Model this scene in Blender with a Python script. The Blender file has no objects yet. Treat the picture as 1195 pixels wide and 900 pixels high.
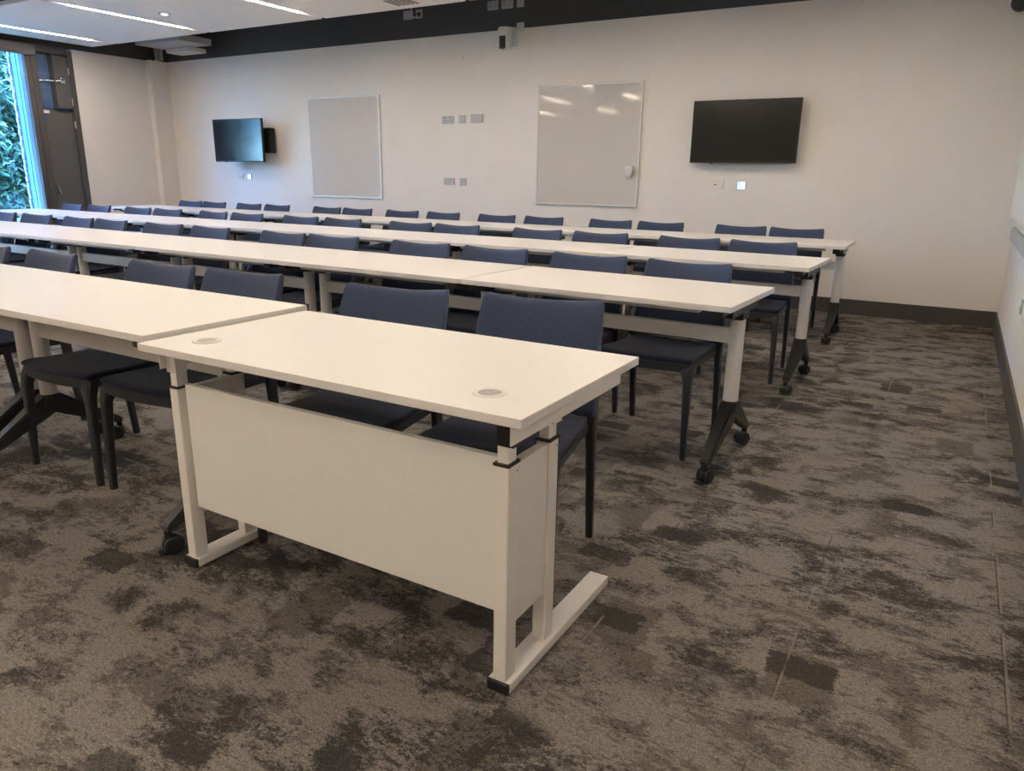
import bpy, bmesh, math, random
from mathutils import Vector, Matrix
random.seed(7)
scn = bpy.context.scene
COL = scn.collection
PI = math.pi

# ------------------------------------------------------------------ materials
def new_mat(name, col=(.8, .8, .8), rough=.5, metal=0., spec=.5, emit=None, es=0., coat=0.):
    m = bpy.data.materials.new(name); m.use_nodes = True
    b = m.node_tree.nodes['Principled BSDF']
    b.inputs['Base Color'].default_value = (*col, 1)
    b.inputs['Roughness'].default_value = rough
    b.inputs['Metallic'].default_value = metal
    b.inputs['Specular IOR Level'].default_value = spec
    b.inputs['Coat Weight'].default_value = coat
    if emit:
        b.inputs['Emission Color'].default_value = (*emit, 1)
        b.inputs['Emission Strength'].default_value = es
    return m

class G:
    """small node graph helper"""
    def __init__(s, m):
        s.m = m; s.t = m.node_tree; s.n = s.t.nodes; s.l = s.t.links
        s.b = s.n['Principled BSDF']
    def node(s, kind, **kw):
        nd = s.n.new(kind)
        for k, v in kw.items(): setattr(nd, k, v)
        return nd
    def link(s, a, b): s.l.new(a, b)
    def coord(s, scale=(1, 1, 1), src='Object'):
        tc = s.node('ShaderNodeTexCoord'); mp = s.node('ShaderNodeMapping')
        mp.inputs['Scale'].default_value = scale
        s.link(tc.outputs[src], mp.inputs['Vector']); return mp.outputs['Vector']
    def noise(s, vec, scale, detail=3, rough=.5, dist=0.):
        nd = s.node('ShaderNodeTexNoise'); nd.inputs['Scale'].default_value = scale
        nd.inputs['Detail'].default_value = detail; nd.inputs['Roughness'].default_value = rough
        nd.inputs['Distortion'].default_value = dist
        if vec is not None: s.link(vec, nd.inputs['Vector'])
        return nd.outputs['Fac']
    def ramp(s, fac, stops, mode='LINEAR'):
        r = s.node('ShaderNodeValToRGB'); r.color_ramp.interpolation = mode
        e = r.color_ramp.elements
        while len(e) < len(stops): e.new(.5)
        for i, (p, c) in enumerate(stops):
            e[i].position = p; e[i].color = (*c, 1) if len(c) == 3 else c
        s.link(fac, r.inputs['Fac']); return r.outputs['Color']
    def math(s, op, a, b=None, c=None, clamp=False):
        nd = s.node('ShaderNodeMath', operation=op); nd.use_clamp = clamp
        for i, v in enumerate((a, b, c)):
            if v is None: continue
            if isinstance(v, (int, float)): nd.inputs[i].default_value = v
            else: s.link(v, nd.inputs[i])
        return nd.outputs[0]
    def mix(s, fac, a, b, mode='MIX'):
        nd = s.node('ShaderNodeMix', data_type='RGBA', blend_type=mode)
        for i, v in ((0, fac), (6, a), (7, b)):
            if isinstance(v, (int, float)): nd.inputs[i].default_value = v
            elif isinstance(v, tuple): nd.inputs[i].default_value = (*v, 1)
            else: s.link(v, nd.inputs[i])
        return nd.outputs[2]
    def bump(s, h, strength=.2, dist=.01):
        nd = s.node('ShaderNodeBump'); nd.inputs['Strength'].default_value = strength
        nd.inputs['Distance'].default_value = dist
        s.link(h, nd.inputs['Height']); s.link(nd.outputs[0], s.b.inputs['Normal'])

def speckle(m, col, amt=.05, scale=40, bump=.05, bd=.002):
    g = G(m); v = g.coord()
    n = g.noise(v, scale, 4)
    lo = tuple(c * (1 - amt) for c in col); hi = tuple(min(1, c * (1 + amt)) for c in col)
    g.link(g.ramp(n, [(.3, lo), (.7, hi)]), g.b.inputs['Base Color'])
    if bump: g.bump(g.noise(v, scale * 8, 2), bump, bd)
    return m

M = {}
def mk(name, col, rough=.5, amt=.04, scale=30, bump=.03, **kw):
    M[name] = speckle(new_mat(name, col, rough, **kw), col, amt, scale, bump); return M[name]

mk('wall_paint', (.74, .705, .655), .75, .015, 3, .05)
mk('dark_wall_paint', (.060, .060, .062), .8, .05, 5, .05)
mk('ceiling_panel_white', (.90, .885, .86), .8, .01, 6, .03)
mk('plenum_dark', (.09, .09, .09), .9, .05, 5, .03)
mk('skirting_grey', (.060, .055, .052), .55, .05, 12, .02)
mk('laminate_white', (.68, .66, .635), .38, .008, 60, .012)
mk('laminate_edge', (.66, .635, .60), .45, .01, 60, .012)
mk('desk_steel_white', (.76, .73, .69), .42, .01, 50, .03)
mk('table_steel_white', (.66, .635, .60), .4, .01, 50, .03)
mk('black_plastic', (.012, .012, .013), .5, .1, 50, .05)
mk('cast_black', (.016, .0155, .016), .42, .1, 50, .05)
mk('chair_plastic', (.020, .022, .027), .5, .08, 60, .04)
mk('socket_white', (.60, .59, .57), .4, .01, 60, 0)
mk('socket_grey', (.42, .42, .42), .45, .01, 60, 0)
mk('alu_frame', (.62, .61, .59), .35, .02, 60, 0, metal=.5)
mk('whiteboard_face', (.56, .535, .50), .05, .01, 4, 0, spec=.5)
mk('door_grey', (.085, .080, .078), .5, .04, 9, .02)
mk('door_frame_grey', (.060, .056, .053), .5, .04, 9, .02)
mk('blind_grey', (.11, .105, .10), .6, .04, 30, .02)
mk('louvre_skylight_blue', (.13, .22, .42), .4, .05, 20, 0)  # blue of the skylight is put into the slat colour
mk('chrome', (.7, .7, .7), .2, .02, 30, 0, metal=1.)
mk('pipe_metal', (.55, .55, .55), .35, .03, 30, 0, metal=.8)
mk('camera_white', (.62, .62, .60), .4, .01, 30, 0)
mk('blue_plastic', (.02, .07, .30), .4, .02, 30, 0)
mk('reveal_skylight_blue', (.13, .26, .58), .45, .02, 12, .01)  # pale metal reveal, skylight blue painted into its base colour
mk('brick_white', (.62, .62, .61), .8, .05, 20, .1)
mk('bark', (.10, .075, .05), .9, .3, 20, .3)
mk('grass_ground', (.08, .14, .05), .95, .3, 6, .3)
M['screen'] = speckle(new_mat('screen', (.007, .007, .008), .16, spec=.4), (.007, .007, .008), .05, 5, 0)
M['bezel'] = speckle(new_mat('bezel', (.006, .006, .006), .45), (.006, .006, .006), .1, 30, 0)
M['lamp_glow'] = new_mat('lamp_glow', (1, 1, 1), .5, emit=(1, .84, .67), es=40)
M['spot_glow'] = new_mat('spot_glow', (1, 1, 1), .5, emit=(1, .9, .8), es=3)
M['panel_glow'] = new_mat('panel_glow', (.1, .2, .3), .3, emit=(.25, .6, 1), es=1.1)
M['panel_glow_white'] = new_mat('panel_glow_white', (.5, .6, .7), .3, emit=(.8, .93, 1), es=1.1)
gl = new_mat('window_glass', (.9, .97, 1), 0.0); gl.node_tree.nodes['Principled BSDF'].inputs['Transmission Weight'].default_value = 1
gl.node_tree.nodes['Principled BSDF'].inputs['IOR'].default_value = 1.05
M['glass'] = gl

# fabric: blue-grey woven upholstery
m = new_mat('blue_fabric', (.06, .08, .14), .92, spec=.25); g = G(m)
m.node_tree.nodes['Principled BSDF'].inputs['Sheen Weight'].default_value = .10
v = g.coord((1, 1, 1))
w1 = g.node('ShaderNodeTexWave', wave_type='BANDS', bands_direction='Z'); w1.inputs['Scale'].default_value = 95; w1.inputs['Distortion'].default_value = 2.5
w1.inputs['Detail'].default_value = 2; g.link(v, w1.inputs['Vector'])
w2 = g.node('ShaderNodeTexWave', wave_type='BANDS', bands_direction='X'); w2.inputs['Scale'].default_value = 80; w2.inputs['Distortion'].default_value = 2.5
w2.inputs['Detail'].default_value = 2; g.link(v, w2.inputs['Vector'])
ww = g.math('MULTIPLY', w1.outputs['Fac'], w2.outputs['Fac'])
nz = g.noise(v, 220, 3, .7)
f = g.math('ADD', g.math('MULTIPLY', ww, .45), g.math('MULTIPLY', nz, .6), clamp=True)
g.link(g.ramp(f, [(.15, (.020, .029, .060)), (.5, (.045, .064, .118)), (.85, (.090, .120, .200))]), g.b.inputs['Base Color'])
g.bump(f, .35, .002)
M['fabric'] = m

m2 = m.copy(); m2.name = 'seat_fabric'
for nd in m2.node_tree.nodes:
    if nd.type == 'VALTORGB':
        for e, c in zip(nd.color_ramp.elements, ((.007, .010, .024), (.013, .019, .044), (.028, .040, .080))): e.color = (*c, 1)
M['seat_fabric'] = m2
# carpet tiles: ragged patches of dark and light grey-brown, streaks along the rows, thin seams
m = new_mat('carpet', (.1, .1, .1), .97, spec=.1); g = G(m)
tc = g.node('ShaderNodeTexCoord'); P = tc.outputs['Object']
sx = g.node('ShaderNodeSeparateXYZ'); g.link(P, sx.inputs[0])
T = .5
tx = g.math('FLOOR', g.math('DIVIDE', sx.outputs['X'], T)); ty = g.math('FLOOR', g.math('DIVIDE', sx.outputs['Y'], T))
cid = g.node('ShaderNodeCombineXYZ'); g.link(tx, cid.inputs[0]); g.link(ty, cid.inputs[1])
wn = g.node('ShaderNodeTexWhiteNoise', noise_dimensions='3D'); g.link(cid.outputs[0], wn.inputs['Vector'])
off = g.node('ShaderNodeVectorMath', operation='SCALE'); g.link(wn.outputs['Color'], off.inputs[0]); off.inputs['Scale'].default_value = 13
pt = g.node('ShaderNodeVectorMath', operation='ADD'); g.link(P, pt.inputs[0]); g.link(off.outputs[0], pt.inputs[1])
def stretch(src, s):
    mp = g.node('ShaderNodeMapping'); mp.inputs['Scale'].default_value = s; g.link(src, mp.inputs['Vector']); return mp.outputs['Vector']
rag = g.noise(stretch(P, (1, 1.4, 1)), 48, 7, .85)
rag2 = g.noise(P, 150, 3, .75)
tile_big = g.noise(stretch(pt.outputs[0], (1.2, 1.7, 1)), 4.2, 4, .65, .5)
cont_big = g.noise(stretch(P, (1.0, 1.5, 1)), 4.6, 6, .68, .4)
area = g.noise(P, .9, 2, .5)
big = g.math('ADD', g.math('MULTIPLY', tile_big, .40), g.math('MULTIPLY', cont_big, .60))
jag = g.math('ADD', g.math('MULTIPLY', g.math('SUBTRACT', rag, .5), .70), g.math('MULTIPLY', g.math('SUBTRACT', rag2, .5), .28))
lev = g.math('ADD', g.math('ADD', big, jag), g.math('MULTIPLY', g.math('SUBTRACT', area, .5), .40))
dk = g.ramp(lev, [(.530, (0, 0, 0)), (.565, (1, 1, 1))])
# plain mid-tone rectangular blocks, cut from a brick grid laid across the tiles
def block_mask(rot, w_, h_, lo, seed):
    mp = g.node('ShaderNodeMapping'); mp.inputs['Rotation'].default_value = (0, 0, rot); mp.inputs['Location'].default_value = (seed, seed * 1.7, 0); g.link(P, mp.inputs['Vector'])
    wv = g.node('ShaderNodeVectorMath', operation='ADD'); g.link(mp.outputs[0], wv.inputs[0])
    nz_ = g.node('ShaderNodeTexNoise'); nz_.inputs['Scale'].default_value = 26; nz_.inputs['Detail'].default_value = 7; nz_.inputs['Roughness'].default_value = .8; g.link(P, nz_.inputs['Vector'])
    sc = g.node('ShaderNodeVectorMath', operation='SCALE'); sc.inputs['Scale'].default_value = .11; g.link(nz_.outputs['Color'], sc.inputs[0]); g.link(sc.outputs[0], wv.inputs[1])
    br = g.node('ShaderNodeTexBrick'); br.inputs['Scale'].default_value = 1; br.inputs['Brick Width'].default_value = w_; br.inputs['Row Height'].default_value = h_
    br.inputs['Mortar Size'].default_value = 0; br.offset = .37; br.inputs['Color1'].default_value = (0, 0, 0, 1); br.inputs['Color2'].default_value = (1, 1, 1, 1); br.inputs['Bias'].default_value = 0
    g.link(wv.outputs[0], br.inputs['Vector'])
    return g.ramp(br.outputs['Color'], [(lo, (0, 0, 0)), (lo + .02, (1, 1, 1))])
b1 = block_mask(0, .16, .22, .86, 3.1); b2 = block_mask(PI / 2, .10, .17, .90, 7.7)
patch = g.ramp(g.math('ADD', g.noise(P, 1.6, 2), g.math('MULTIPLY', jag, .2)), [(.44, (0, 0, 0)), (.50, (1, 1, 1))])
fine_streak = g.noise(stretch(P, (1, 2.3, 1)), 21, 7, .85)
fs = g.ramp(g.math('ADD', fine_streak, g.math('MULTIPLY', g.math('SUBTRACT', cont_big, .5), 1.1)), [(.485, (0, 0, 0)), (.545, (1, 1, 1))])
LIGHT = (.228, .209, .184); MID = (.098, .087, .075); DARK = (.040, .0375, .0365); TAN = (.128, .112, .093)
c1 = g.mix(g.math('MULTIPLY', fs, .72), LIGHT, MID)
c1 = g.mix(g.math('MULTIPLY', g.math('MULTIPLY', b1, patch), .85), c1, TAN)
c2 = g.mix(g.math('MULTIPLY', dk, .84), c1, DARK)
c2 = g.mix(g.math('MULTIPLY', g.math('MULTIPLY', b2, patch), .80), c2, DARK)
spk = g.ramp(g.noise(stretch(P, (1, 1.3, 1)), 75, 6, .9), [(.42, (.72, .72, .72)), (.50, (1, 1, 1)), (.60, (1.22, 1.22, 1.22))])
c2 = g.mix(1.0, c2, spk, 'MULTIPLY')
seam_n = g.ramp(g.noise(P, 3.3, 3), [(.48, (0, 0, 0)), (.55, (1, 1, 1))])
# seams : faint light or dark lines on tile borders
fx = g.math('FRACT', g.math('DIVIDE', sx.outputs['X'], T)); fy = g.math('FRACT', g.math('DIVIDE', sx.outputs['Y'], T))
sw = g.node('ShaderNodeSeparateXYZ'); g.link(wn.outputs['Color'], sw.inputs[0])
lx = g.math('MULTIPLY', g.math('LESS_THAN', fx, .012), g.math('GREATER_THAN', sw.outputs[0], .55))
ly = g.math('MULTIPLY', g.math('LESS_THAN', fy, .012), g.math('GREATER_THAN', sw.outputs[1], .72))
c3 = g.mix(g.math('MULTIPLY', g.math('MULTIPLY', g.math('MAXIMUM', lx, ly), seam_n), .7), c2, (.26, .232, .20))
dx_ = g.math('MULTIPLY', g.math('GREATER_THAN', fx, .990), g.math('LESS_THAN', sw.outputs[1], .40))
dy_ = g.math('MULTIPLY', g.math('GREATER_THAN', fy, .990), g.math('LESS_THAN', sw.outputs[2], .5))
c4 = g.mix(g.math('MULTIPLY', g.math('MULTIPLY', g.math('MAXIMUM', dx_, dy_), seam_n), .6), c3, (.05, .045, .04))
pile = g.noise(P, 210, 3, .9)
c5 = g.mix(1.0, c4, g.ramp(pile, [(.32, (.42, .42, .42)), (.68, (1.5, 1.5, 1.5))]), 'MULTIPLY')
g.link(c5, g.b.inputs['Base Color'])
g.bump(g.math('ADD', pile, g.math('MULTIPLY', rag2, .8)), .7, .006)
M['carpet'] = m

def leaf_mat(name, c1, c2):
    m = new_mat(name, c1, .45, spec=.6); g = G(m)
    g.link(g.ramp(g.noise(g.coord(), 5, 4, .8), [(.35, c1), (.65, c2)]), g.b.inputs['Base Color'])
    return m
M['leaf_a'] = leaf_mat('leaf_a', (.018, .048, .030), (.048, .105, .060))
M['leaf_b'] = leaf_mat('leaf_b', (.011, .032, .024), (.036, .080, .052))
M['leaf_c'] = leaf_mat('leaf_c', (.036, .080, .035), (.095, .16, .07))

# ------------------------------------------------------------------ mesh helpers
class MB:
    def __init__(s): s.bm = bmesh.new()
    def box(s, x0, x1, y0, y1, z0, z1, bev=0., seg=2):
        t = bmesh.new(); bmesh.ops.create_cube(t, size=1)
        for v in t.verts:
            v.co = Vector(((x0 + x1) / 2 + v.co.x * (x1 - x0), (y0 + y1) / 2 + v.co.y * (y1 - y0), (z0 + z1) / 2 + v.co.z * (z1 - z0)))
        if bev: bmesh.ops.bevel(t, geom=t.edges[:], offset=bev, segments=seg, affect='EDGES', profile=.5)
        s.merge(t); return s
    def merge(s, t, mat=None):
        me = bpy.data.meshes.new('tmp'); t.to_mesh(me); t.free()
        if mat is not None: me.transform(mat)
        s.bm.from_mesh(me); bpy.data.meshes.remove(me)
    def cyl(s, p, r, h, axis='Z', n=28, r2=None, bev=0.):
        t = bmesh.new(); bmesh.ops.create_cone(t, cap_ends=True, segments=n, radius1=r, radius2=r if r2 is None else r2, depth=h)
        if bev:
            ed = [e for e in t.edges if all(len(f.verts) > 4 for f in e.link_faces) or any(len(f.verts) > 4 for f in e.link_faces)]
            bmesh.ops.bevel(t, geom=ed, offset=bev, segments=2, affect='EDGES')
        R = {'Z': Matrix(), 'X': Matrix.Rotation(PI / 2, 4, 'Y'), 'Y': Matrix.Rotation(PI / 2, 4, 'X')}[axis]
        s.merge(t, Matrix.Translation(p) @ R); return s
    def ball(s, p, r, n=20):
        t = bmesh.new(); bmesh.ops.create_uvsphere(t, u_segments=n, v_segments=n // 2, radius=r); s.merge(t, Matrix.Translation(p)); return s
    def tube(s, p, q, r, n=12):
        p = Vector(p); q = Vector(q); d = q - p
        t = bmesh.new(); bmesh.ops.create_cone(t, cap_ends=True, segments=n, radius1=r, radius2=r, depth=d.length)
        s.merge(t, Matrix.Translation((p + q) / 2) @ d.to_track_quat('Z', 'Y').to_matrix().to_4x4()); return s
    def loft(s, secs, corner=.35):
        """secs: (x,y,z,wx,wy) horizontal sections with cut corners"""
        rings = []
        for (x, y, z, wx, wy) in secs:
            a, b = wx / 2, wy / 2; c = corner * min(a, b)
            pts = [(a, -b + c), (a, b - c), (a - c, b), (-a + c, b), (-a, b - c), (-a, -b + c), (-a + c, -b), (a - c, -b)]
            rings.append([s.bm.verts.new((x + px, y + py, z)) for px, py in pts])
        for r0, r1 in zip(rings, rings[1:]):
            for i in range(8): s.bm.faces.new((r0[i], r0[(i + 1) % 8], r1[(i + 1) % 8], r1[i]))
        s.bm.faces.new(rings[0]); s.bm.faces.new(list(reversed(rings[-1]))); return s
    def prism(s, pts, y0, y1, axis='X', bev=0.):
        """outline pts extruded between y0,y1 along axis; X: pts=(y,z)  Y: pts=(x,z)  Z: pts=(x,y)"""
        t = bmesh.new()
        def mkv(a, b, c): return {'X': (c, a, b), 'Y': (a, c, b), 'Z': (a, b, c)}[axis]
        v0 = [t.verts.new(mkv(a, b, y0)) for a, b in pts]; v1 = [t.verts.new(mkv(a, b, y1)) for a, b in pts]
        n = len(pts); t.faces.new(v0); t.faces.new(list(reversed(v1)))
        for i in range(n): t.faces.new((v0[i], v1[i], v1[(i + 1) % n], v0[(i + 1) % n]))
        if bev: bmesh.ops.bevel(t, geom=t.edges[:], offset=bev, segments=2, affect='EDGES')
        s.merge(t); return s
    def build(s, name, mat, parent=None, smooth=False, loc=None):
        bmesh.ops.recalc_face_normals(s.bm, faces=s.bm.faces[:])
        me = bpy.data.meshes.new(name); s.bm.to_mesh(me); s.bm.free()
        mats = mat if isinstance(mat, (list, tuple)) else [mat]
        for mm in mats: me.materials.append(mm)
        if smooth:
            for p in me.polygons: p.use_smooth = True
            me.set_sharp_from_angle(angle=math.radians(38))
        o = bpy.data.objects.new(name, me); COL.objects.link(o)
        if parent: o.parent = parent
        if loc: o.location = loc
        return o

def tag(o, label=None, cat=None, group=None, kind=None):
    if label: o['label'] = label
    if cat: o['category'] = cat
    if group: o['group'] = group
    if kind: o['kind'] = kind
    return o
def empty(name, loc=(0, 0, 0), rz=0, label=None, cat=None, group=None):
    o = bpy.data.objects.new(name, None); COL.objects.link(o); o.location = loc; o.rotation_euler = (0, 0, rz)
    o.empty_display_size = .1
    return tag(o, label, cat, group)
def copy_tree(o, parent=None):
    c = o.copy(); COL.objects.link(c)
    if parent: c.parent = parent
    for ch in list(o.children): copy_tree(ch, c)
    return c
def struct(o): o['kind'] = 'structure'; return o

# ------------------------------------------------------------------ room
XL, XR, YB, YF, ZC, ZS = -9.87, 1.118, 6.36, -6.4, 3.5, 2.763
WT = .2
struct(MB().box(XL - WT, XR + WT, YF - WT, YB + WT, -.15, 0).build('floor', M['carpet']))
struct(MB().box(XL - WT, XR + WT, YF - WT, YB + WT, ZC, ZC + .15).build('ceiling', M['plenum_dark']))
struct(MB().box(XL - WT, XR + WT, YB, YB + WT, 0, ZS).build('wall_back', M['wall_paint']))
struct(MB().box(XL - WT, XR + WT, YB, YB + WT, ZS, ZC).build('trim_1', M['dark_wall_paint']))
struct(MB().box(XR, XR + WT, YF, YB, 0, ZC).build('wall_right', M['wall_paint']))
struct(MB().box(XL - WT, XR + WT, YF - WT, YF, 0, ZC).build('wall_front', M['wall_paint']))
DY0, DY1, DZ = 4.435, 4.985, 2.735           # door opening
WIN = [(3.30, 4.365), (.35, 1.35)]
wl = MB()
wl.box(XL - WT, XL, DY1, YB, 0, ZS)
for (a, b), nxt in zip(WIN, (WIN[1][1], YF)): wl.box(XL - WT, XL, nxt, a, 0, ZS)
struct(wl.build('wall_left', M['wall_paint']))
struct(MB().box(XL - WT, XL, YF, YB, ZS, ZC).build('trim_2', M['dark_wall_paint']))
# boxed pillar in the far left corner
struct(MB().box(XL, -9.765, 6.07, YB, 0, ZS).build('trim_3', M['wall_paint']))
# skirting
struct(MB().box(-9.765, XR, YB - .016, YB, 0, .142, .003).build('baseboard_back', M['skirting_grey']))
struct(MB().box(XR - .016, XR, YF, YB - .016, 0, .142, .003).build('baseboard_right', M['skirting_grey']))
struct(MB().box(XL, XL + .016, DY1 + .03, 6.07, 0, .142, .003).build('baseboard_left', M['skirting_grey']))
struct(MB().box(XL, XR, YF, YF + .016, 0, .142, .003).build('baseboard_front', M['skirting_grey']))

# windows on the left wall
for i, (a, b) in enumerate(WIN):
    fr = MB()
    fw = .055
    fr.box(XL - .13, XL - .02, a, a + fw, 0, DZ, .003); fr.box(XL - .13, XL - .02, b - .004, b + .0, 0, DZ)
    fr.box(XL - .13, XL - .02, a, b, DZ - .02, DZ + .028, .003); fr.box(XL - .13, XL - .02, a, b, 0, .07, .003)
    w = struct(fr.build('window_%d' % (i + 1), M['door_frame_grey']))
    MB().box(XL - .085, XL - .075, a + .03, b - .003, .06, DZ - .01).build('pane', M['glass'], w)
# aluminium reveal between window and door (outside the glass) and the mullion
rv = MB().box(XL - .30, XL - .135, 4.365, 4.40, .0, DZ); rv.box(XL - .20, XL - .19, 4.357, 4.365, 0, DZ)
struct(rv.build('trim_4', M['reveal_skylight_blue']))
struct(MB().box(XL - .13, XL + .012, 4.366, DY0, 0, DZ + .028, .004).build('trim_5', M['door_frame_grey']))
bp = MB()
for k in range(38):
    bp.box(XL - .345, XL - .305, 4.335 + (.006 if k % 2 else 0), 4.62, k * .075, k * .075 + .066, .004)
struct(bp.build('trim_6', M['brick_white']))

# door with vent flap
fr = MB().box(XL - .13, XL + .02, DY0, DY0 + .075, 0, DZ, .004).box(XL - .13, XL + .02, DY1 - .075, DY1, 0, DZ, .004).box(XL - .13, XL + .02, DY0 + .07, DY1 - .07, DZ - .06, DZ + .028, .004)
door = struct(fr.build('door_1', M['door_frame_grey']))
MB().box(XL - .07, XL - .025, DY0 + .077, DY1 - .077, .01, 1.975, .004).build('door_panel', M['door_grey'], door)
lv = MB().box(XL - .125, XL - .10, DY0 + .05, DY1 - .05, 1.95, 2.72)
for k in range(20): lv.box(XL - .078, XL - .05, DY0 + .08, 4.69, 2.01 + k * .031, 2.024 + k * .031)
tag(lv.build('louvre', M['louvre_skylight_blue'], door), 'slatted louvre tinted skylight blue')
fp = MB().box(XL - .07, XL + .035, 4.70, DY1 - .085, 2.0, 2.655, .006); fp.box(XL - .07, XL + .05, 4.695, 4.712, 1.99, 2.665, .003)
fp.build('vent_flap', M['door_grey'], door)
ac = MB().tube((XL - .04, 4.53, 2.335), (XL + .06, 4.78, 2.345), .007); ac.box(XL + .03, XL + .07, 4.76, 4.82, 2.31, 2.385, .006)
ac.build('flap_actuator', M['chrome'], door, True)
hd = MB().tube((XL - .03, 4.545, 1.005), (XL + .03, 4.545, 1.005), .007).tube((XL + .03, 4.545, 1.01), (XL + .03, 4.575, .89), .009)
hd.build('door_handle', M['chrome'], door, True)
for z in (2.48, 2.09, 1.80):
    MB().cyl((XL + .028, DY1 - .085, z), .008, .09).build('hinge', M['pipe_metal'], door, True)
MB().box(XL - .024, XL - .012, 4.525, 4.60, 1.93, 1.965).build('closer_plate', M['socket_white'], door)
MB().box(XL - .024, XL - .005, 4.52, 4.545, 1.84, 1.925, .004).build('latch_tag', M['blue_plastic'], door)
# roller blind cassette
bl = MB().prism([(XL + .004, 2.62), (XL + .085, 2.62), (XL + .10, 2.65), (XL + .10, 2.735), (XL + .09, 2.752), (XL + .004, 2.752)], 3.2, 4.47, 'Y', .004)
o = bl.build('roller_blind', M['blind_grey']); tag(o, 'grey roller blind cassette rolled up above the tall window', 'blind')

# ------------------------------------------------------------------ ceiling rafts
ZR = 2.8
RX = [-9.64, -9.11, -7.275, -5.43, -3.585, -1.74, .105, 1.0]
SL = .055
RROWS = [(3.20, 5.155), (.37, 2.325), (-2.46, -.505), (-5.29, -3.335)]
def raft(a, b, y0, y1, lab, grp):
    o = MB().box(a, b, y0, y1, ZR, ZR + .045, .003).build('ceiling_raft', M['ceiling_panel_white'])
    for xx in (a + (b - a) * .25, a + (b - a) * .75):
        for yy in (y0 + .3, y1 - .3): MB().tube((xx, yy, ZR + .045), (xx, yy, ZC), .004, 8).build('hanger', M['pipe_metal'], o)
    return tag(o, lab, 'ceiling raft', grp)
posn = ['narrow white ceiling raft along the window wall', 'white ceiling raft second from the window wall', 'white ceiling raft third from the window wall',
        'white ceiling raft fourth from the window wall', 'white ceiling raft above the right whiteboard side', 'white ceiling raft above the right television side', 'narrow white ceiling raft beside the right wall']
rown = ['back wall row', 'second row from the back wall', 'third row from the back wall', 'row at the room front']
for r, (y0, y1) in enumerate(RROWS):
    for k in range(len(RX) - 1):
        a = RX[k] + (0 if k == 0 else SL / 2); b = RX[k + 1] - (SL / 2 if k < len(RX) - 2 else 0)
        raft(a, b, y0, y1, posn[k] + ', ' + rown[r], 'suspended ceiling rafts')
def lamp(x, yc, lab):
    t = empty('strip_lamp', (x, yc, ZR), 0, lab, 'ceiling lamp', 'strip lamps between the ceiling rafts')
    L = .66
    MB().box(-.026, .026, -L - .01, L + .01, .02, .046).box(-.045, .045, -L - .01, L + .01, .0455, .065, .003).build('housing', M['alu_frame'], t)
    MB().box(-.0262, .0262, -L, L, .002, .0199, .002).build('diffuser', M['lamp_glow'], t)
lampn = ['nearest the window wall', 'second from the window wall', 'third from the window wall', 'fourth from the window wall', 'second from the right wall', 'nearest the right wall']
rowl = ['back row', 'second row', 'third row', 'front row']
for r, yc in enumerate((4.17, 1.34, -1.49, -4.32)):  # last row, unseen behind the camera, is added to brighten the modesty panel
    for k, x in enumerate(RX[1:-1]):
        lamp(x, yc, 'glowing strip lamp in the %s of ceiling lamps, %s' % (rowl[r], lampn[k]))
# slot covers (closed part of each slot towards the back)
t = empty('downlight', (-6.76, 4.2, ZR), 0, 'small round recessed downlight in the white ceiling raft', 'ceiling light')
dl = MB().cyl((0, 0, -.004), .062, .008, n=32); dl.build('rim', M['alu_frame'], t, True)
MB().cyl((0, 0, -.010), .030, .006, n=24).build('lens', M['spot_glow'], t, True)
t = empty('air_vent', (-4.16, 4.88, ZR), 0, 'slotted air vent in the ceiling raft near the back wall', 'vent')
MB().box(-.16, .16, -.14, .14, -.004, -.0002).build('vent_plate', M['ceiling_panel_white'], t)
for k in range(5): MB().box(-.13 + k * .055, -.105 + k * .055, -.12, .12, -.007, -.0042).build('slot', M['plenum_dark'], t)

# pale duct unit and steel pipes in the far left corner
t = empty('ceiling_duct', (-8.9, 5.85, 2.80), 0, 'pale flat duct unit hung below the dark ceiling in the far left corner', 'duct')
MB().prism([(-.42, .06), (.52, .06), (.52, .14), (.30, .17), (-.42, .17)], -.28, .22, 'Y', .006).build('duct_box', M['socket_grey'], t)
MB().box(-.30, .22, .10, .36, .0, .055, .006).build('side_box', M['socket_white'], t)
MB().tube((-.35, -.05, .17), (-.35, -.05, .7), .02).tube((.35, -.05, .16), (.35, -.05, .7), .02).build('hanger', M['plenum_dark'], t)
t = empty('wall_pipes', (-9.69, 6.18, ZS), 0, 'pair of short steel pipes dropping behind the far left corner pillar', 'pipe')
for dx in (-.05, .05):
    MB().tube((dx, 0, .001), (dx, 0, .30), .032, 18).build('pipe', M['pipe_metal'], t, True)

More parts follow.
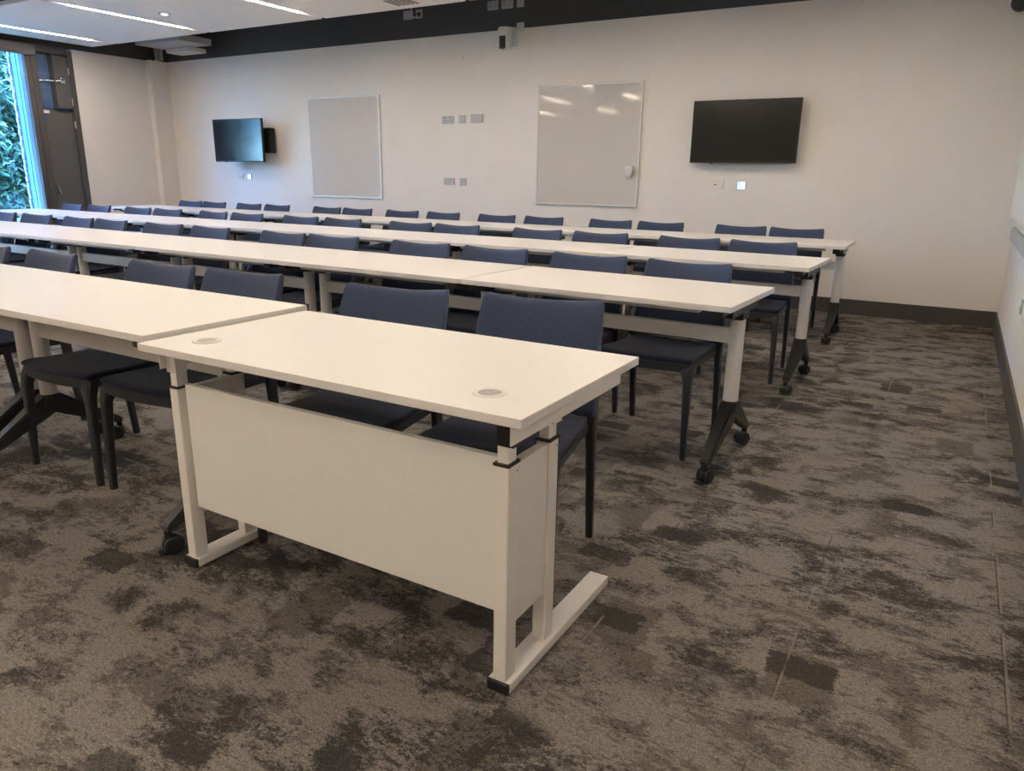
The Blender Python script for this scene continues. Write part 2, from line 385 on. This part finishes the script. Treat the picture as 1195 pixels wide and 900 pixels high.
# ------------------------------------------------------------------ back wall fittings
def plate(name, x0, x1, z0, z1, mat, lab, cat, grp=None, kind=None, y=YB):
    o = empty(name, ((x0 + x1) / 2, y, (z0 + z1) / 2), 0, lab, cat, grp)
    w, h = (x1 - x0) / 2, (z1 - z0) / 2
    MB().box(-w, w, -.011, .0, -h, h, .0025).build('plate', mat, o)
    d = MB()
    if kind == 'socket':
        for s_ in (-1, 1):
            for (a, b) in ((0, .014), (-.012, -.010), (.012, -.010)):
                d.box(s_ * w * .5 + a - .004, s_ * w * .5 + a + .004, -.0125, -.0112, b - .004, b + .004)
            d.box(s_ * w * .5 - .006, s_ * w * .5 + .006, -.0135, -.0112, h * .55, h * .80)
        tag(d.build('socket_holes', M['black_plastic'], o), kind='stuff')
    elif kind == 'data':
        for q in (-.5, 0, .5): d.box(q * w - .008, q * w + .008, -.0125, -.0112, -.008, .008)
        d.build('data_ports', M['socket_grey'], o)
    elif kind == 'dot':
        d.box(-.012, .012, -.0125, -.0112, -.004, .004); d.build('key_slot', M['black_plastic'], o)
    elif kind == 'blank':
        for s_ in (-1, 1): MB().cyl((s_ * w * .75, -.0115, 0), .003, .001, 'Y', 10).build('screw', M['pipe_metal'], o)
    return o
GR = 'wall plates between the whiteboards'
plate('double_socket', -4.765, -4.60, 1.80, 1.885, M['socket_grey'], 'grey double socket plate, upper left of the plates between the whiteboards', 'socket', GR, 'socket')
plate('blank_plate', -4.52, -4.43, 1.803, 1.893, M['socket_grey'], 'small square grey plate in the middle of the upper wall plates', 'wall plate', GR, 'blank')
plate('data_plate', -4.355, -4.19, 1.803, 1.897, M['socket_grey'], 'wide grey data outlet, upper right of the plates between the whiteboards', 'socket', GR, 'data')
plate('double_plate', -4.745, -4.59, 1.10, 1.182, M['socket_grey'], 'wide plain grey plate low between the whiteboards, left one of the lower pair', 'wall plate', GR, 'blank')
plate('blank_plate', -4.513, -4.42, 1.095, 1.182, M['socket_grey'], 'small square grey plate low between the whiteboards, right one of the lower pair', 'wall plate', GR, 'blank')
plate('blank_plate', -1.512, -1.352, 1.12, 1.205, M['wall_paint'], 'cream blank wall plate under the right hand television', 'wall plate', None, 'dot')
plate('blank_plate', -8.43, -8.31, 1.11, 1.185, M['wall_paint'], 'cream blank wall plate under the left hand television', 'wall plate', None, 'dot')
for x0, x1, z0, z1, lab in ((-1.22, -1.13, 1.115, 1.203, 'small lit blue touch panel under the right hand television'), (-8.215, -8.13, 1.105, 1.195, 'small lit blue touch panel under the left hand television')):
    o = plate('touch_panel', x0, x1, z0, z1, M['socket_grey'], lab, 'control panel', 'touch panels under the televisions')
    w, h = (x1 - x0) / 2 - .008, (z1 - z0) / 2 - .008
    MB().box(-w, w, -.0125, -.0112, -h, h).build('display', M['panel_glow'], o)
    MB().box(-w * .1, w * .8, -.0135, -.0126, h * .1, h * .8).box(w * .0, w * .8, -.0135, -.0126, -h * .8, h * .0).build('icons', M['panel_glow_white'], o)
# plates on the dark band
GR = 'wall plates on the dark band above the wall'
plate('double_socket', -5.305, -5.165, 2.972, 3.068, M['socket_grey'], 'grey blank plate on the dark upper band, left of the cabled socket', 'socket', GR, 'blank')
o = plate('single_socket', -5.12, -5.03, 2.972, 3.068, M['socket_grey'], 'grey socket with a white cable looping out of it on the dark band', 'socket', GR)
MB().box(-.022, .022, -.03, -.0112, -.03, .012, .003).build('plug', M['black_plastic'], o)
cb = MB(); pts = [(-.0, -.03, -.02), (-.03, -.05, -.045), (-.06, -.05, -.03), (-.075, -.05, .03), (-.09, -.05, .10), (-.09, -.05, .3)]
for a, b in zip(pts, pts[1:]): cb.tube(a, b, .006, 10)
tag(cb.build('cable', M['socket_white'], o, True), 'white cable')
plate('double_socket', -4.13, -3.99, 2.972, 3.065, M['socket_grey'], 'grey double socket on the dark band, left one of three above the camera', 'socket', GR, 'socket')
plate('double_socket', -3.95, -3.80, 2.972, 3.065, M['socket_grey'], 'grey double socket on the dark band, middle one of three above the camera', 'socket', GR, 'socket')
plate('single_socket', -3.755, -3.665, 2.972, 3.06, M['socket_grey'], 'small grey plate on the dark band, right one of three above the camera', 'socket', GR, 'blank')
o = plate('single_socket', -3.752, -3.66, 2.735, 2.82, M['socket_white'], 'white cable outlet just right of the round wall camera', 'socket')
cb = MB(); pts = [(0, -.02, -.01), (-.04, -.03, -.005), (-.09, -.05, -.012)]
for a, b in zip(pts, pts[1:]): cb.tube(a, b, .005, 10)
cb.build('cable', M['socket_white'], o, True)
# PTZ camera
t = empty('wall_camera', (-3.79, 6.18, 2.645), 0, 'white cylindrical camera with a black lens slot on a wall bracket', 'camera')
MB().cyl((0, 0, .06), .078, .085, n=36, bev=.006).build('head_ring', M['camera_white'], t, True)
MB().cyl((0, 0, -.045), .072, .125, n=36, r2=.076, bev=.006).build('camera_body', M['camera_white'], t, True)
sl = MB()
for k in range(9):
    a0 = math.radians(-112 + k * 6.2)
    x, y = .0765 * math.cos(a0), .0765 * math.sin(a0)
    sl.tube((x * .96, y * .96, -.108), (x, y, .012), .0055, 8)
sl.box(-.045, .012, -.060, .0, -.1095, -.09, .003)
sl.build('lens_slot', M['black_plastic'], t)
MB().box(-.05, .05, .02, .175, .10, .112, .002).box(-.05, .05, .165, .178, -.06, .112, .002).build('wall_bracket', M['camera_white'], t)
# small mark / hook
o = MB().box(-4.463, -4.45, YB - .006, YB - .0003, 2.50, 2.54, .002).build('wall_hook', M['socket_grey']); tag(o, 'tiny grey fixing left on the wall above the grey plates', 'fixing')

# dark ball camera at the top right
t = empty('dome_camera', (.875, 6.22, 2.575), 0, 'small black ball camera high on the wall near the right corner', 'camera')
MB().ball((0, 0, 0), .068, 24).build('camera_ball', M['cast_black'], t, True)
MB().cyl((0, .0, .075), .05, .03, n=24).tube((0, 0, .08), (0, .135, .08), .018).cyl((0, .133, .08), .05, .014, 'Y').build('bracket', M['cast_black'], t, True)
MB().box(-.075, -.045, -.02, .03, .05, .062, .003).build('knob', M['black_plastic'], t)

def whiteboard(x0, x1, z0, z1, lab):
    t = empty('whiteboard', ((x0 + x1) / 2, YB, (z0 + z1) / 2), 0, lab, 'whiteboard', 'whiteboards on the back wall')
    w, h = (x1 - x0) / 2, (z1 - z0) / 2; f = .018
    MB().box(-w + f, w - f, -.014, -.002, -h + f, h - f).build('board', M['whiteboard_face'], t)
    fr = MB().box(-w, w, -.022, -.0005, -h, -h + f, .004).box(-w, w, -.022, -.0005, h - f, h, .004).box(-w, -w + f, -.022, -.0005, -h + f * .5, h - f * .5, .004).box(w - f, w, -.022, -.0005, -h + f * .5, h - f * .5, .004)
    fr.build('frame', M['alu_frame'], t)
    for sx_ in (-1, 1):
        for sz_ in (-1, 1): MB().box(sx_ * (w - .016) - .018, sx_ * (w - .016) + .018, -.025, -.0215, sz_ * (h - .016) - .018, sz_ * (h - .016) + .018, .004).build('corner_cap', M['camera_white'], t)
whiteboard(-6.94, -5.715, .905, 2.165, 'blank whiteboard in a slim metal frame, nearer the left television')
whiteboard(-3.465, -2.245, .912, 2.168, 'blank glossy whiteboard with lamp reflections, nearer the right television')
t = empty('board_rubber', (-2.34, YB - .026, 1.28), 0, 'small white eraser stuck low on the right hand whiteboard', 'eraser')
MB().prism([(-.045, .052), (.045, .052), (.032, -.048), (.02, -.055), (-.02, -.055), (-.032, -.048)], -.045, 0, 'Y', .006).build('holder', M['camera_white'], t)
MB().box(-.03, .03, -.051, -.045, -.03, .035, .002).build('felt', M['socket_white'], t)

def television(x, y, zc, w, h, lab, mx0, mx1, tilt=0.):
    t = empty('television', (x, y, zc), 0, lab, 'television', 'televisions on the back wall')
    W_, H_ = w / 2, h / 2
    b = MB().box(-W_, W_, -.0, .035, -H_, H_, .004); b.box(-W_ * .7, W_ * .7, .035, .06, -H_ * .75, H_ * .6, .008)
    b.build('casing', M['bezel'], t)
    MB().box(-W_ + .010, W_ - .010, -.0015, .0, -H_ + .016, H_ - .010).build('screen', M['screen'], t)
    MB().box(-W_ * .56 - .012, -W_ * .56 + .012, .0, .012, -H_ - .008, -H_ + .001).build('sensor', M['black_plastic'], t)
    d = YB - y
    mb_ = MB().box(mx0 - x, mx1 - x, max(.065, d - .11), d - .001, -.16, .17, .006)
    mb_.box(-.05, .05, .058, d - .02, -.06, .06, .004)
    for k in range(4): mb_.box(mx1 - x, mx1 - x + .006, max(.07, d - .09), d - .03, -.11 + k * .06, -.085 + k * .06)
    mb_.build('wall_mount', M['black_plastic'], t)
television(-1.175, 6.24, 1.655, 1.005, .575, 'wide black television hung on the wall near the right corner', -1.4, -.95)
television(-8.015, 6.06, 1.632, .975, .565, 'black television on a thick bracket near the far left corner', -8.3, -7.60)

# right wall: deep board, trunking and socket
t = empty('wall_board', (1.04, 4.6, 1.55), 0, 'pale deep-framed board on the right wall, cut by the picture edge', 'board')
MB().box(.004, .0775, -1.2, 1.0, -.58, .75, .006).build('board_frame', M['alu_frame'], t)
MB().box(.0, .0039, -1.18, .98, -.56, .73).build('board', M['laminate_white'], t)
t = empty('trunking', (XR, 3.9, .825), 0, 'grey cable trunking running along the right wall below the board', 'trunking')
MB().box(-.024, .0, -2.4, 2.22, -.052, .052, .004).build('trunking_body', M['socket_grey'], t)
MB().box(-.027, -.0242, -2.4, 2.21, -.036, .036).build('cover', M['socket_grey'], t)
t = empty('double_socket', (XR, 4.05, .52), 0, 'white wall socket low on the right wall above the skirting', 'socket')
MB().box(-.011, -.0005, -.045, .045, -.045, .045, .0025).build('plate', M['socket_white'], t)
MB().box(-.0135, -.0112, -.015, .015, -.025, -.005).build('switch', M['socket_grey'], t)

# ------------------------------------------------------------------ desk (front right)
H = .740
def make_desk():
    t = empty('desk', (0, 0, 0), 0, 'white height-adjustable desk with modesty panel at the near right end of the front row', 'desk')
    D, W, th = .667, 1.302, .0225
    tp = MB().box(-W, 0, 0, D, H - th, H, .0015)
    top = tp.build('desktop', M['laminate_white'], t)
    for gx, gy in ((-1.158, .130), (-.160, .130)):
        gr = MB()
        t2 = bmesh.new()
        n = 40
        prof = [(.0285, -.0), (.0285, .0022), (.0335, .0034), (.0395, .0030), (.0415, .0002)]
        rings = [[t2.verts.new((r * math.cos(2 * PI * i / n), r * math.sin(2 * PI * i / n), z)) for i in range(n)] for r, z in prof]
        for r0, r1 in zip(rings, rings[1:]):
            for i in range(n): t2.faces.new((r0[i], r0[(i + 1) % n], r1[(i + 1) % n], r1[i]))
        gr.merge(t2)
        go = gr.build('grommet_ring', M['camera_white'], top, True, (gx, gy, H + .0002))
        ins = MB().cyl((0, 0, .0008), .0285, .001, n=40)
        ins.build('grommet_insert', M['grommet_grey'], top, False, (gx, gy, H + .0004))
    for side in (0, 1):
        X = -.0842 if side == 0 else -1.2435
        lg = MB().box(X - .0185, X + .0185, .060, .108, .032, .598, .003).build('leg', M['desk_steel_white'], t)
        MB().box(X - .0145, X + .0145, .065, .103, .600, .6425, .002).build('inner_tube', M['desk_steel_white'], lg)
        MB().box(X - .0215, X + .0215, .057, .111, .596, .603, .001).build('collar', M['black_plastic'], lg)
        MB().cyl((X + .0187, .100, .578), .0022, .001, 'X', 12).build('bolt_hole', M['black_plastic'], lg)
        lg = MB().box(X - .0185, X + .0185, .258, .308, .032, .598, .003).build('leg', M['desk_steel_white'], t)
        MB().box(X - .0145, X + .0145, .263, .303, .600, .6425, .002).build('inner_tube', M['desk_steel_white'], lg)
        MB().box(X - .0215, X + .0215, .255, .311, .596, .603, .001).build('collar', M['black_plastic'], lg)
        MB().cyl((X + .0187, .298, .578), .0022, .001, 'X', 12).build('bolt_hole', M['black_plastic'], lg)
        # side panel between the uprights
        MB().box(X - .012, X + .0145, .109, .257, .175, .592, .0015).build('side_panel', M['desk_panel'], t)
        # foot rail
        ft = MB().box(X - .031, X + .031, .060, .66, .004, .032, .002).build('foot', M['desk_steel_white'], t)
        MB().box(X - .0313, X + .0313, .050, .0595, .003, .0325, .003).build('end_cap', M['black_plastic'], ft)
        for yy in (.085, .63): MB().cyl((X, yy, .002), .022, .004, n=20).build('glide', M['black_plastic'], ft)
        # arm under the top
        o_ = 1 if side == 0 else -1
        q = MB().box(*sorted((X + o_ * .029, X + o_ * .034)), .046, .662, .655, H - th - .0003, .0015).box(*sorted((X + o_ * .0, X + o_ * .030)), .070, .655, H - th - .006, H - th - .0003, .001)
        q.build('top_arm', M['desk_steel_white'], t)
        for ya, yb in ((.064, .104), (.262, .304)): MB().box(*sorted((X - o_ * .016, X + o_ * .0285)), ya, yb, .643, H - th - .0065, .002).build('tube_head', M['black_plastic'] if ya < .1 and side == 0 else M['desk_steel_white'], t)
    # front modesty panel
    MB().box(-1.205, -.104, .074, .092, .212, .612, .001).build('modesty_panel', M['desk_panel'], t)
    MB().box(-1.20, -.12, .30, .33, .665, .7165, .002).build('rear_beam', M['desk_steel_white'], t)
    for a_, b_ in ((-1.224, -1.205), (-.106, -.1025)): MB().box(*((a_, -1.19) if a_ < -1 else (-.12, b_)), .0925, .0985, .30, .55).build('panel_clip', M['desk_steel_white'], t)
    return t
mk('desk_panel', (.74, .72, .69), .5, .012, 30, .02)
mk('grommet_grey', (.33, .31, .29), .5, .15, 60, .1)
make_desk()

# ------------------------------------------------------------------ flip-top tables
TL, TD, TH = 1.2877, .661, .7546
def caster(parent, x, y, rz, brake=False):
    c = empty('caster', (x, y, 0), rz); c.parent = parent
    # one mesh caster (twin wheels, hood and stem); part is a mesh
    bpy.data.objects.remove(c)
    b = MB()
    for sx_ in (-1, 1):
        b.cyl((sx_ * .0155, .012, .031), .031, .021, 'X', n=28, bev=.004)
    hood = [(.012 + .0335 * math.cos(a), .031 + .0335 * math.sin(a)) for a in [math.radians(k) for k in range(-20, 200, 15)]]
    b.prism(hood, -.005, .005, 'X')
    b.cyl((0, 0, .070), .013, .026, n=20)
    if brake: b.box(-.018, .018, -.038, -.012, .008, .013, .002)
    R = Matrix.Translation((x, y, 0)) @ Matrix.Rotation(rz, 4, 'Z')
    o = b.build('caster', M['cast_black'], parent, True)
    o.data.transform(R)
    return o
def make_table():
    t = empty('flip_top_table', (0, 0, 0))
    # local origin: near right corner of the top; x to the left negative, y away
    tp = MB().box(-TL + .0012, -.0012, 0, TD, TH - .0235, TH, .0015)
    tp.build('tabletop', M['laminate_white'], t)
    yc = .335
    for s_, X in ((0, -.064), (1, -TL + .064)):
        lg = MB().cyl((X, yc, .485), .0325, .40, n=36).build('leg', M['table_steel_white'], t, True)
        # casting: hub + two splayed arms
        b = MB()
        b.loft([(X, yc, .292, .070, .076), (X, yc, .262, .068, .090), (X, yc, .225, .060, .110)], .4)
        for d in (-1, 1):
            q = MB().prism([(yc - d * .01, .288), (yc + d * .036, .288), (yc + d * .300, .104), (yc + d * .308, .088), (yc + d * .280, .080), (yc + d * .035, .200), (yc - d * .01, .212)], X - .033, X + .033, 'X', .006)
            for v_ in q.bm.verts:
                k_ = min(1, abs(v_.co.y - yc) / .30); v_.co.x = X + (v_.co.x - X) * (1 - .42 * k_)
            b.merge(q.bm)
        b.build('foot', M['cast_black'], lg)
        caster(lg, X, yc - .293, random.uniform(-.9, .9), True)
        caster(lg, X, yc + .293, PI + random.uniform(-.9, .9), False)
        # flip bracket under the top
        br = MB().prism([(yc - .24, TH - .026), (yc + .22, TH - .026), (yc + .17, TH - .075), (yc - .17, TH - .075)], X - .028, X + .028, 'X', .004)
        br.box(X - .034, X + .034, yc - .05, yc + .05, .655, TH - .07, .004)
        br.cyl((X + (.0 if s_ == 0 else 0), yc - .20, TH - .05), .02, .075, 'X', n=20)
        br.box(X - .026, X + .026, .018, yc - .2, TH - .050, TH - .026, .006)
        br.build('flip_bracket', M['cast_black'], t)
    MB().box(-TL + .09, -.09, yc - .016, yc + .016, .545, .610, .003).build('crossbeam', M['table_steel_white'], t)
    MB().box(-TL + .15, -.15, .070, .105, TH - .048, TH - .0245, .003).build('top_rail', M['table_steel_white'], t)
    MB().box(-TL + .15, -.15, .54, .575, TH - .048, TH - .0245, .003).build('top_rail', M['table_steel_white'], t)
    return t
proto = make_table()
used = False
def put_table(x, y, a, lab, grp, sx_=1.):
    global used
    o = proto if not used else copy_tree(proto)
    used = True
    o.location = (x, y, 0); o.rotation_euler = (0, 0, a); o.scale = (sx_, 1, 1)
    tag(o, lab, 'table', grp)
ORD = ['', 'second', 'third', 'fourth', 'fifth', 'sixth', 'seventh']
def row_tables(x, y, angs, name, endlab, grp, gap=.003):
    for k, a in enumerate(angs):
        if k == 0: lab = 'white flip-top table with wheels at the %s of the %s' % (endlab, name)
        else: lab = 'white flip-top table in the %s, %s table from its right end' % (name, ORD[k])
        put_table(x, y, a, lab, grp, (TL + gap) / (TL + .003))
        x -= (TL + gap) * math.cos(a); y -= (TL + gap) * math.sin(a)
row_tables(-1.3165, .032, [0, -.004], 'front row', 'right end, touching the desk,', 'flip-top tables in the front row', .032)
row_tables(.0233, 1.5697, [-.036, -.018, -.018, -.018, -.018, -.018], 'second row', 'right aisle end', 'flip-top tables in the second row')
row_tables(.0442, 3.1294, [-.027, -.012, 0, .005, .01, .01, .01], 'third row', 'right aisle end', 'flip-top tables in the third row')
row_tables(.0288, 4.7374, [.012, .008, 0, 0, 0, 0, 0], 'back row', 'right aisle end', 'flip-top tables in the back row')

# ------------------------------------------------------------------ chairs
def soft(bm_pts, nu, nv, name, mat, parent, lvl=2):
    """closed pad from front grid F[i][j] and back grid B[i][j]"""
    F, B = bm_pts
    bm = bmesh.new()
    f = [[bm.verts.new(p) for p in r] for r in F]; b = [[bm.verts.new(p) for p in r] for r in B]
    for i in range(nu):
        for j in range(nv):
            bm.faces.new((f[i][j], f[i + 1][j], f[i + 1][j + 1], f[i][j + 1]))
            bm.faces.new((b[i][j], b[i][j + 1], b[i + 1][j + 1], b[i + 1][j]))
    for i in range(nu):
        bm.faces.new((f[i][0], b[i][0], b[i + 1][0], f[i + 1][0])); bm.faces.new((f[i][nv], f[i + 1][nv], b[i + 1][nv], b[i][nv]))
    for j in range(nv):
        bm.faces.new((f[0][j], f[0][j + 1], b[0][j + 1], b[0][j])); bm.faces.new((f[nu][j], b[nu][j], b[nu][j + 1], f[nu][j + 1]))
    bmesh.ops.recalc_face_normals(bm, faces=bm.faces[:])
    me = bpy.data.meshes.new(name); bm.to_mesh(me); bm.free(); me.materials.append(mat)
    for p in me.polygons: p.use_smooth = True
    o = bpy.data.objects.new(name, me); COL.objects.link(o); o.parent = parent
    md_ = o.modifiers.new('subd', 'SUBSURF'); md_.levels = lvl; md_.render_levels = lvl
    return o
def make_chair():
    t = empty('conference_chair')
    # backrest
    nu, nv = 8, 5
    zz = [.455, .50, .60, .70, .785, .835]
    def back(th):
        R = []
        for i in range(nu + 1):
            u = [-1, -.93, -.72, -.38, 0, .38, .72, .93, 1][i]
            c = []
            for j in range(nv + 1):
                z = zz[j]
                hw = .236 - .016 * ((z - .455) / .38) ** 1.3
                y = .185 + (z - .455) * .305 + (z - .455) ** 2 * .12 + .034 * (1 - u * u)
                zt = z
                if j >= nv - 1: zt = z - .020 * (1 - u * u) ** .9
                x = u * hw
                if j == nv and i in (0, nu): x *= .985; zt -= .004
                c.append((x, y + th * (1 if 0 < j < nv else .9), zt))
            R.append(c)
        return R
    soft((back(-.016), back(.018)), nu, nv, 'backrest', M['fabric'], t)
    # seat pad
    nu, nv = 6, 5
    def seat(top):
        R = []
        for i in range(nu + 1):
            u = [-1, -.92, -.5, 0, .5, .92, 1][i]; c = []
            for j in range(nv + 1):
                v = [0, .07, .3, .6, .93, 1][j]
                y = -.232 + v * .43 - (.028 * (1 - u * u)) * (1 - v)
                hw = .232 - .022 * v
                z = .462 + (.004 * (1 - v)) - .010 * math.sin(PI * min(1, v)) if top else .438
                if top and j == 0: z -= .010
                c.append((u * hw, y, z))
            R.append(c)
        return R
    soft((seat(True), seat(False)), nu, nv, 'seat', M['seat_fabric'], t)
    # shell under the seat
    fr = MB()
    out = []
    for u in (-1, -.75, -.5, -.25, 0, .25, .5, .75, 1): out.append((u * .228, -.226 - .028 * (1 - u * u)))
    out += [(.214, .19), (-.214, .19)]
    fr.prism(out, .402, .4395, 'Z', .006)
    fr.build('seat_frame', M['chair_plastic'], t, True)
    for s_ in (-1, 1):
        # front leg, flowing into the seat corner
        MB().loft([(s_ * .226, -.236, 0, .024, .026), (s_ * .222, -.230, .20, .029, .031), (s_ * .217, -.222, .36, .036, .040), (s_ * .208, -.212, .405, .052, .052), (s_ * .200, -.200, .428, .060, .056)]).build('leg', M['chair_plastic'], t, True)
        # rear leg rises to carry the backrest
        MB().loft([(s_ * .222, .238, 0, .024, .026), (s_ * .222, .218, .22, .028, .032), (s_ * .221, .204, .40, .031, .042), (s_ * .222, .212, .46, .030, .040), (s_ * .216, .250, .58, .026, .024), (s_ * .208, .287, .68, .020, .012)]).build('leg', M['chair_plastic'], t, True)
    MB().box(-.208, .208, .165, .195, .404, .438, .006).build('rear_rail', M['chair_plastic'], t)
    return t
chair0 = make_chair(); cused = False
def put_chair(x, y, a, lab, grp):
    global cused
    o = chair0 if not cused else copy_tree(chair0)
    cused = True
    o.location = (x, y, 0); o.rotation_euler = (0, 0, a); tag(o, lab, 'chair', grp)
ORDC = ['', 'second', 'third', 'fourth', 'fifth', 'sixth', 'seventh', 'eighth', 'ninth', 'tenth', 'eleventh', 'twelfth', 'thirteenth', 'fourteenth']
CH = {
 'front': [(-.475, .970, .17), (-1.035, .870, .14), (-1.832, .850, .048), (-2.345, .825, .027), (-3.18, .80, -.03), (-3.80, .79, .03)],
 'second': [(x, 2.375, 0) for x in (-.409, -.958, -1.557, -2.103, -2.835, -3.308, -4.084, -4.655, -5.363, -5.847, -6.531, -7.13)],
 'third': [(x, 3.93, 0) for x in (-.39, -.896, -1.575, -2.113, -2.875, -3.364, -4.141, -4.677, -5.415, -5.923, -6.662, -7.184, -7.918, -8.454)],
 'back': [(x, 5.52, 0) for x in (-.465, -.938, -1.679, -2.183, -2.917, -3.462, -4.151, -4.727, -5.391, -5.876, -6.734, -7.262, -7.938, -8.429)],
}
rng = random.Random(3)
for row, L in CH.items():
    for k, (x, yt, a) in enumerate(L):
        if row == 'second': yt += .018 * (-x) + .005
        if row != 'front': a = rng.uniform(-.05, .05)
        if row == 'back': yt += rng.uniform(-.01, .02)
        lx, ly = 0, .318      # local position of the top edge
        ox = x - (-math.sin(a) * ly); oy = yt - math.cos(a) * ly
        if row == 'front' and k == 0: lab = 'blue-grey upholstered chair with dark legs tucked under the desk at its right end'
        elif row == 'front' and k == 1: lab = 'blue-grey upholstered chair tucked under the desk, left of the end chair'
        elif k == 0: lab = 'blue-grey upholstered chair at the right aisle end of the %s row' % row
        else: lab = 'blue-grey upholstered chair in the %s row, %s chair from its right end' % (row, ORDC[k])
        put_chair(ox, oy, a, lab, 'upholstered chairs in the %s row' % row)

# ------------------------------------------------------------------ outside
struct(MB().box(-40, XL - WT - .05, -25, 30, -.3, -.1).build('trim_7', M['grass_ground']))
def shrub(x, y, r, h, mats, n, lab, seed):
    rg = random.Random(seed)
    t = empty('leafy_tree', (x, y, -.1), 0, lab, 'tree', 'trees outside the window')
    tr = MB(); tr.tube((0, 0, 0), (0, 0, h * .6), .10, 10)
    blobs = []
    for k in range(46):
        a = rg.uniform(0, 2 * PI); rr = r * math.sqrt(rg.random()) * .85; z = rg.uniform(.3, h)
        blobs.append((rr * math.cos(a), rr * math.sin(a), z, rg.uniform(.45, .8)))
    for bx_, by_, bz_, br_ in blobs[:14]: tr.tube((0, 0, bz_ * .5), (bx_, by_, bz_), .03, 6)
    tr.build('trunk', M['bark'], t, True)
    vs, fs_, mi = [], [], []
    for k in range(n):
        bx_, by_, bz_, br_ = blobs[rg.randrange(len(blobs))]
        d = Vector((rg.gauss(0, 1), rg.gauss(0, 1), rg.gauss(0, 1))).normalized()
        p = Vector((bx_, by_, bz_)) + d * br_ * rg.uniform(.55, 1.03)
        nrm = (d + Vector((rg.gauss(0, .6), rg.gauss(0, .6), rg.gauss(.5, .6)))).normalized()
        u = nrm.orthogonal().normalized(); u.rotate(Matrix.Rotation(rg.uniform(0, 2 * PI), 3, nrm)); w = nrm.cross(u)
        L = rg.uniform(.045, .10); wd = L * rg.uniform(.28, .42)
        i0 = len(vs)
        vs += [p - u * L, p - w * wd + nrm * .008, p + u * L - nrm * .02, p + w * wd + nrm * .008]
        fs_.append((i0, i0 + 1, i0 + 2, i0 + 3)); mi.append(0 if rg.random() < .75 else 1)
    me = bpy.data.meshes.new('foliage'); me.from_pydata([tuple(v_) for v_ in vs], [], fs_)
    for mm in mats: me.materials.append(mm)
    me.polygons.foreach_set('material_index', mi)
    o = bpy.data.objects.new('foliage', me); COL.objects.link(o); o.parent = t; o['kind'] = 'stuff'
shrub(-14.2, 6.4, 1.45, 5.2, (M['leaf_a'], M['leaf_c']), 52000, 'broad-leaved green tree filling the window beside the door', 1)
shrub(-14.8, 10.6, 1.45, 5.6, (M['leaf_b'], M['leaf_a']), 40000, 'darker green tree outside, behind the door side of the window', 2)
shrub(-14.0, 2.2, 1.45, 5.0, (M['leaf_a'], M['leaf_b']), 30000, 'bushy green tree outside, at the left edge of the window view', 3)
shrub(-19.6, 8.0, 2.6, 7.5, (M['leaf_b'], M['leaf_a']), 40000, 'tall dark green tree standing behind the nearer ones outside', 4)

# ------------------------------------------------------------------ light and camera
w = bpy.data.worlds.new('World'); scn.world = w; w.use_nodes = True
nt = w.node_tree; bg = nt.nodes['Background']
sky = nt.nodes.new('ShaderNodeTexSky'); sky.sky_type = 'NISHITA'
sky.sun_disc = False; sky.sun_elevation = math.radians(35); sky.sun_rotation = math.radians(120)
mixn = nt.nodes.new('ShaderNodeMix'); mixn.data_type = 'RGBA'; mixn.blend_type = 'MULTIPLY'; mixn.inputs[0].default_value = 1
mixn.inputs[7].default_value = (.42, .82, 1.45, 1)
nt.links.new(sky.outputs[0], mixn.inputs[6]); nt.links.new(mixn.outputs[2], bg.inputs[0])
bg.inputs[1].default_value = 3.4
for (a, b) in WIN:
    ld = bpy.data.lights.new('window_portal', 'AREA'); ld.shape = 'RECTANGLE'; ld.size = b - a; ld.size_y = 2.6
    ld.cycles.is_portal = True
    lo = bpy.data.objects.new('window_portal', ld); COL.objects.link(lo)
    lo.location = (XL - .06, (a + b) / 2, 1.37); lo.rotation_euler = (PI / 2, 0, -PI / 2)
scn.view_settings.view_transform = 'Standard'; scn.view_settings.look = 'None'
scn.view_settings.gamma = 1; scn.view_settings.exposure = 1.30; scn.view_settings.use_curve_mapping = False

cd = bpy.data.cameras.new('camera'); cam = bpy.data.objects.new('camera', cd); COL.objects.link(cam)
f_px, rx, ry, rz = 866.45, -.2767263, .0141753, .5301532
cx_, sx_ = math.cos(rx), math.sin(rx)
fwd = Vector((-math.sin(rz) * cx_, math.cos(rz) * cx_, sx_)); rgt = Vector((math.cos(rz), math.sin(rz), 0)); up = rgt.cross(fwd)
r2 = rgt * math.cos(ry) + up * math.sin(ry); u2 = up * math.cos(ry) - rgt * math.sin(ry)
R = Matrix((r2, u2, -fwd)).transposed().to_4x4()
cam.matrix_world = Matrix.Translation((.72354, -1.27564, 1.23056)) @ R
cd.sensor_fit = 'HORIZONTAL'; cd.sensor_width = 36; cd.lens = f_px * 36 / 1195
cd.clip_start = .05; cd.clip_end = 200
scn.camera = cam
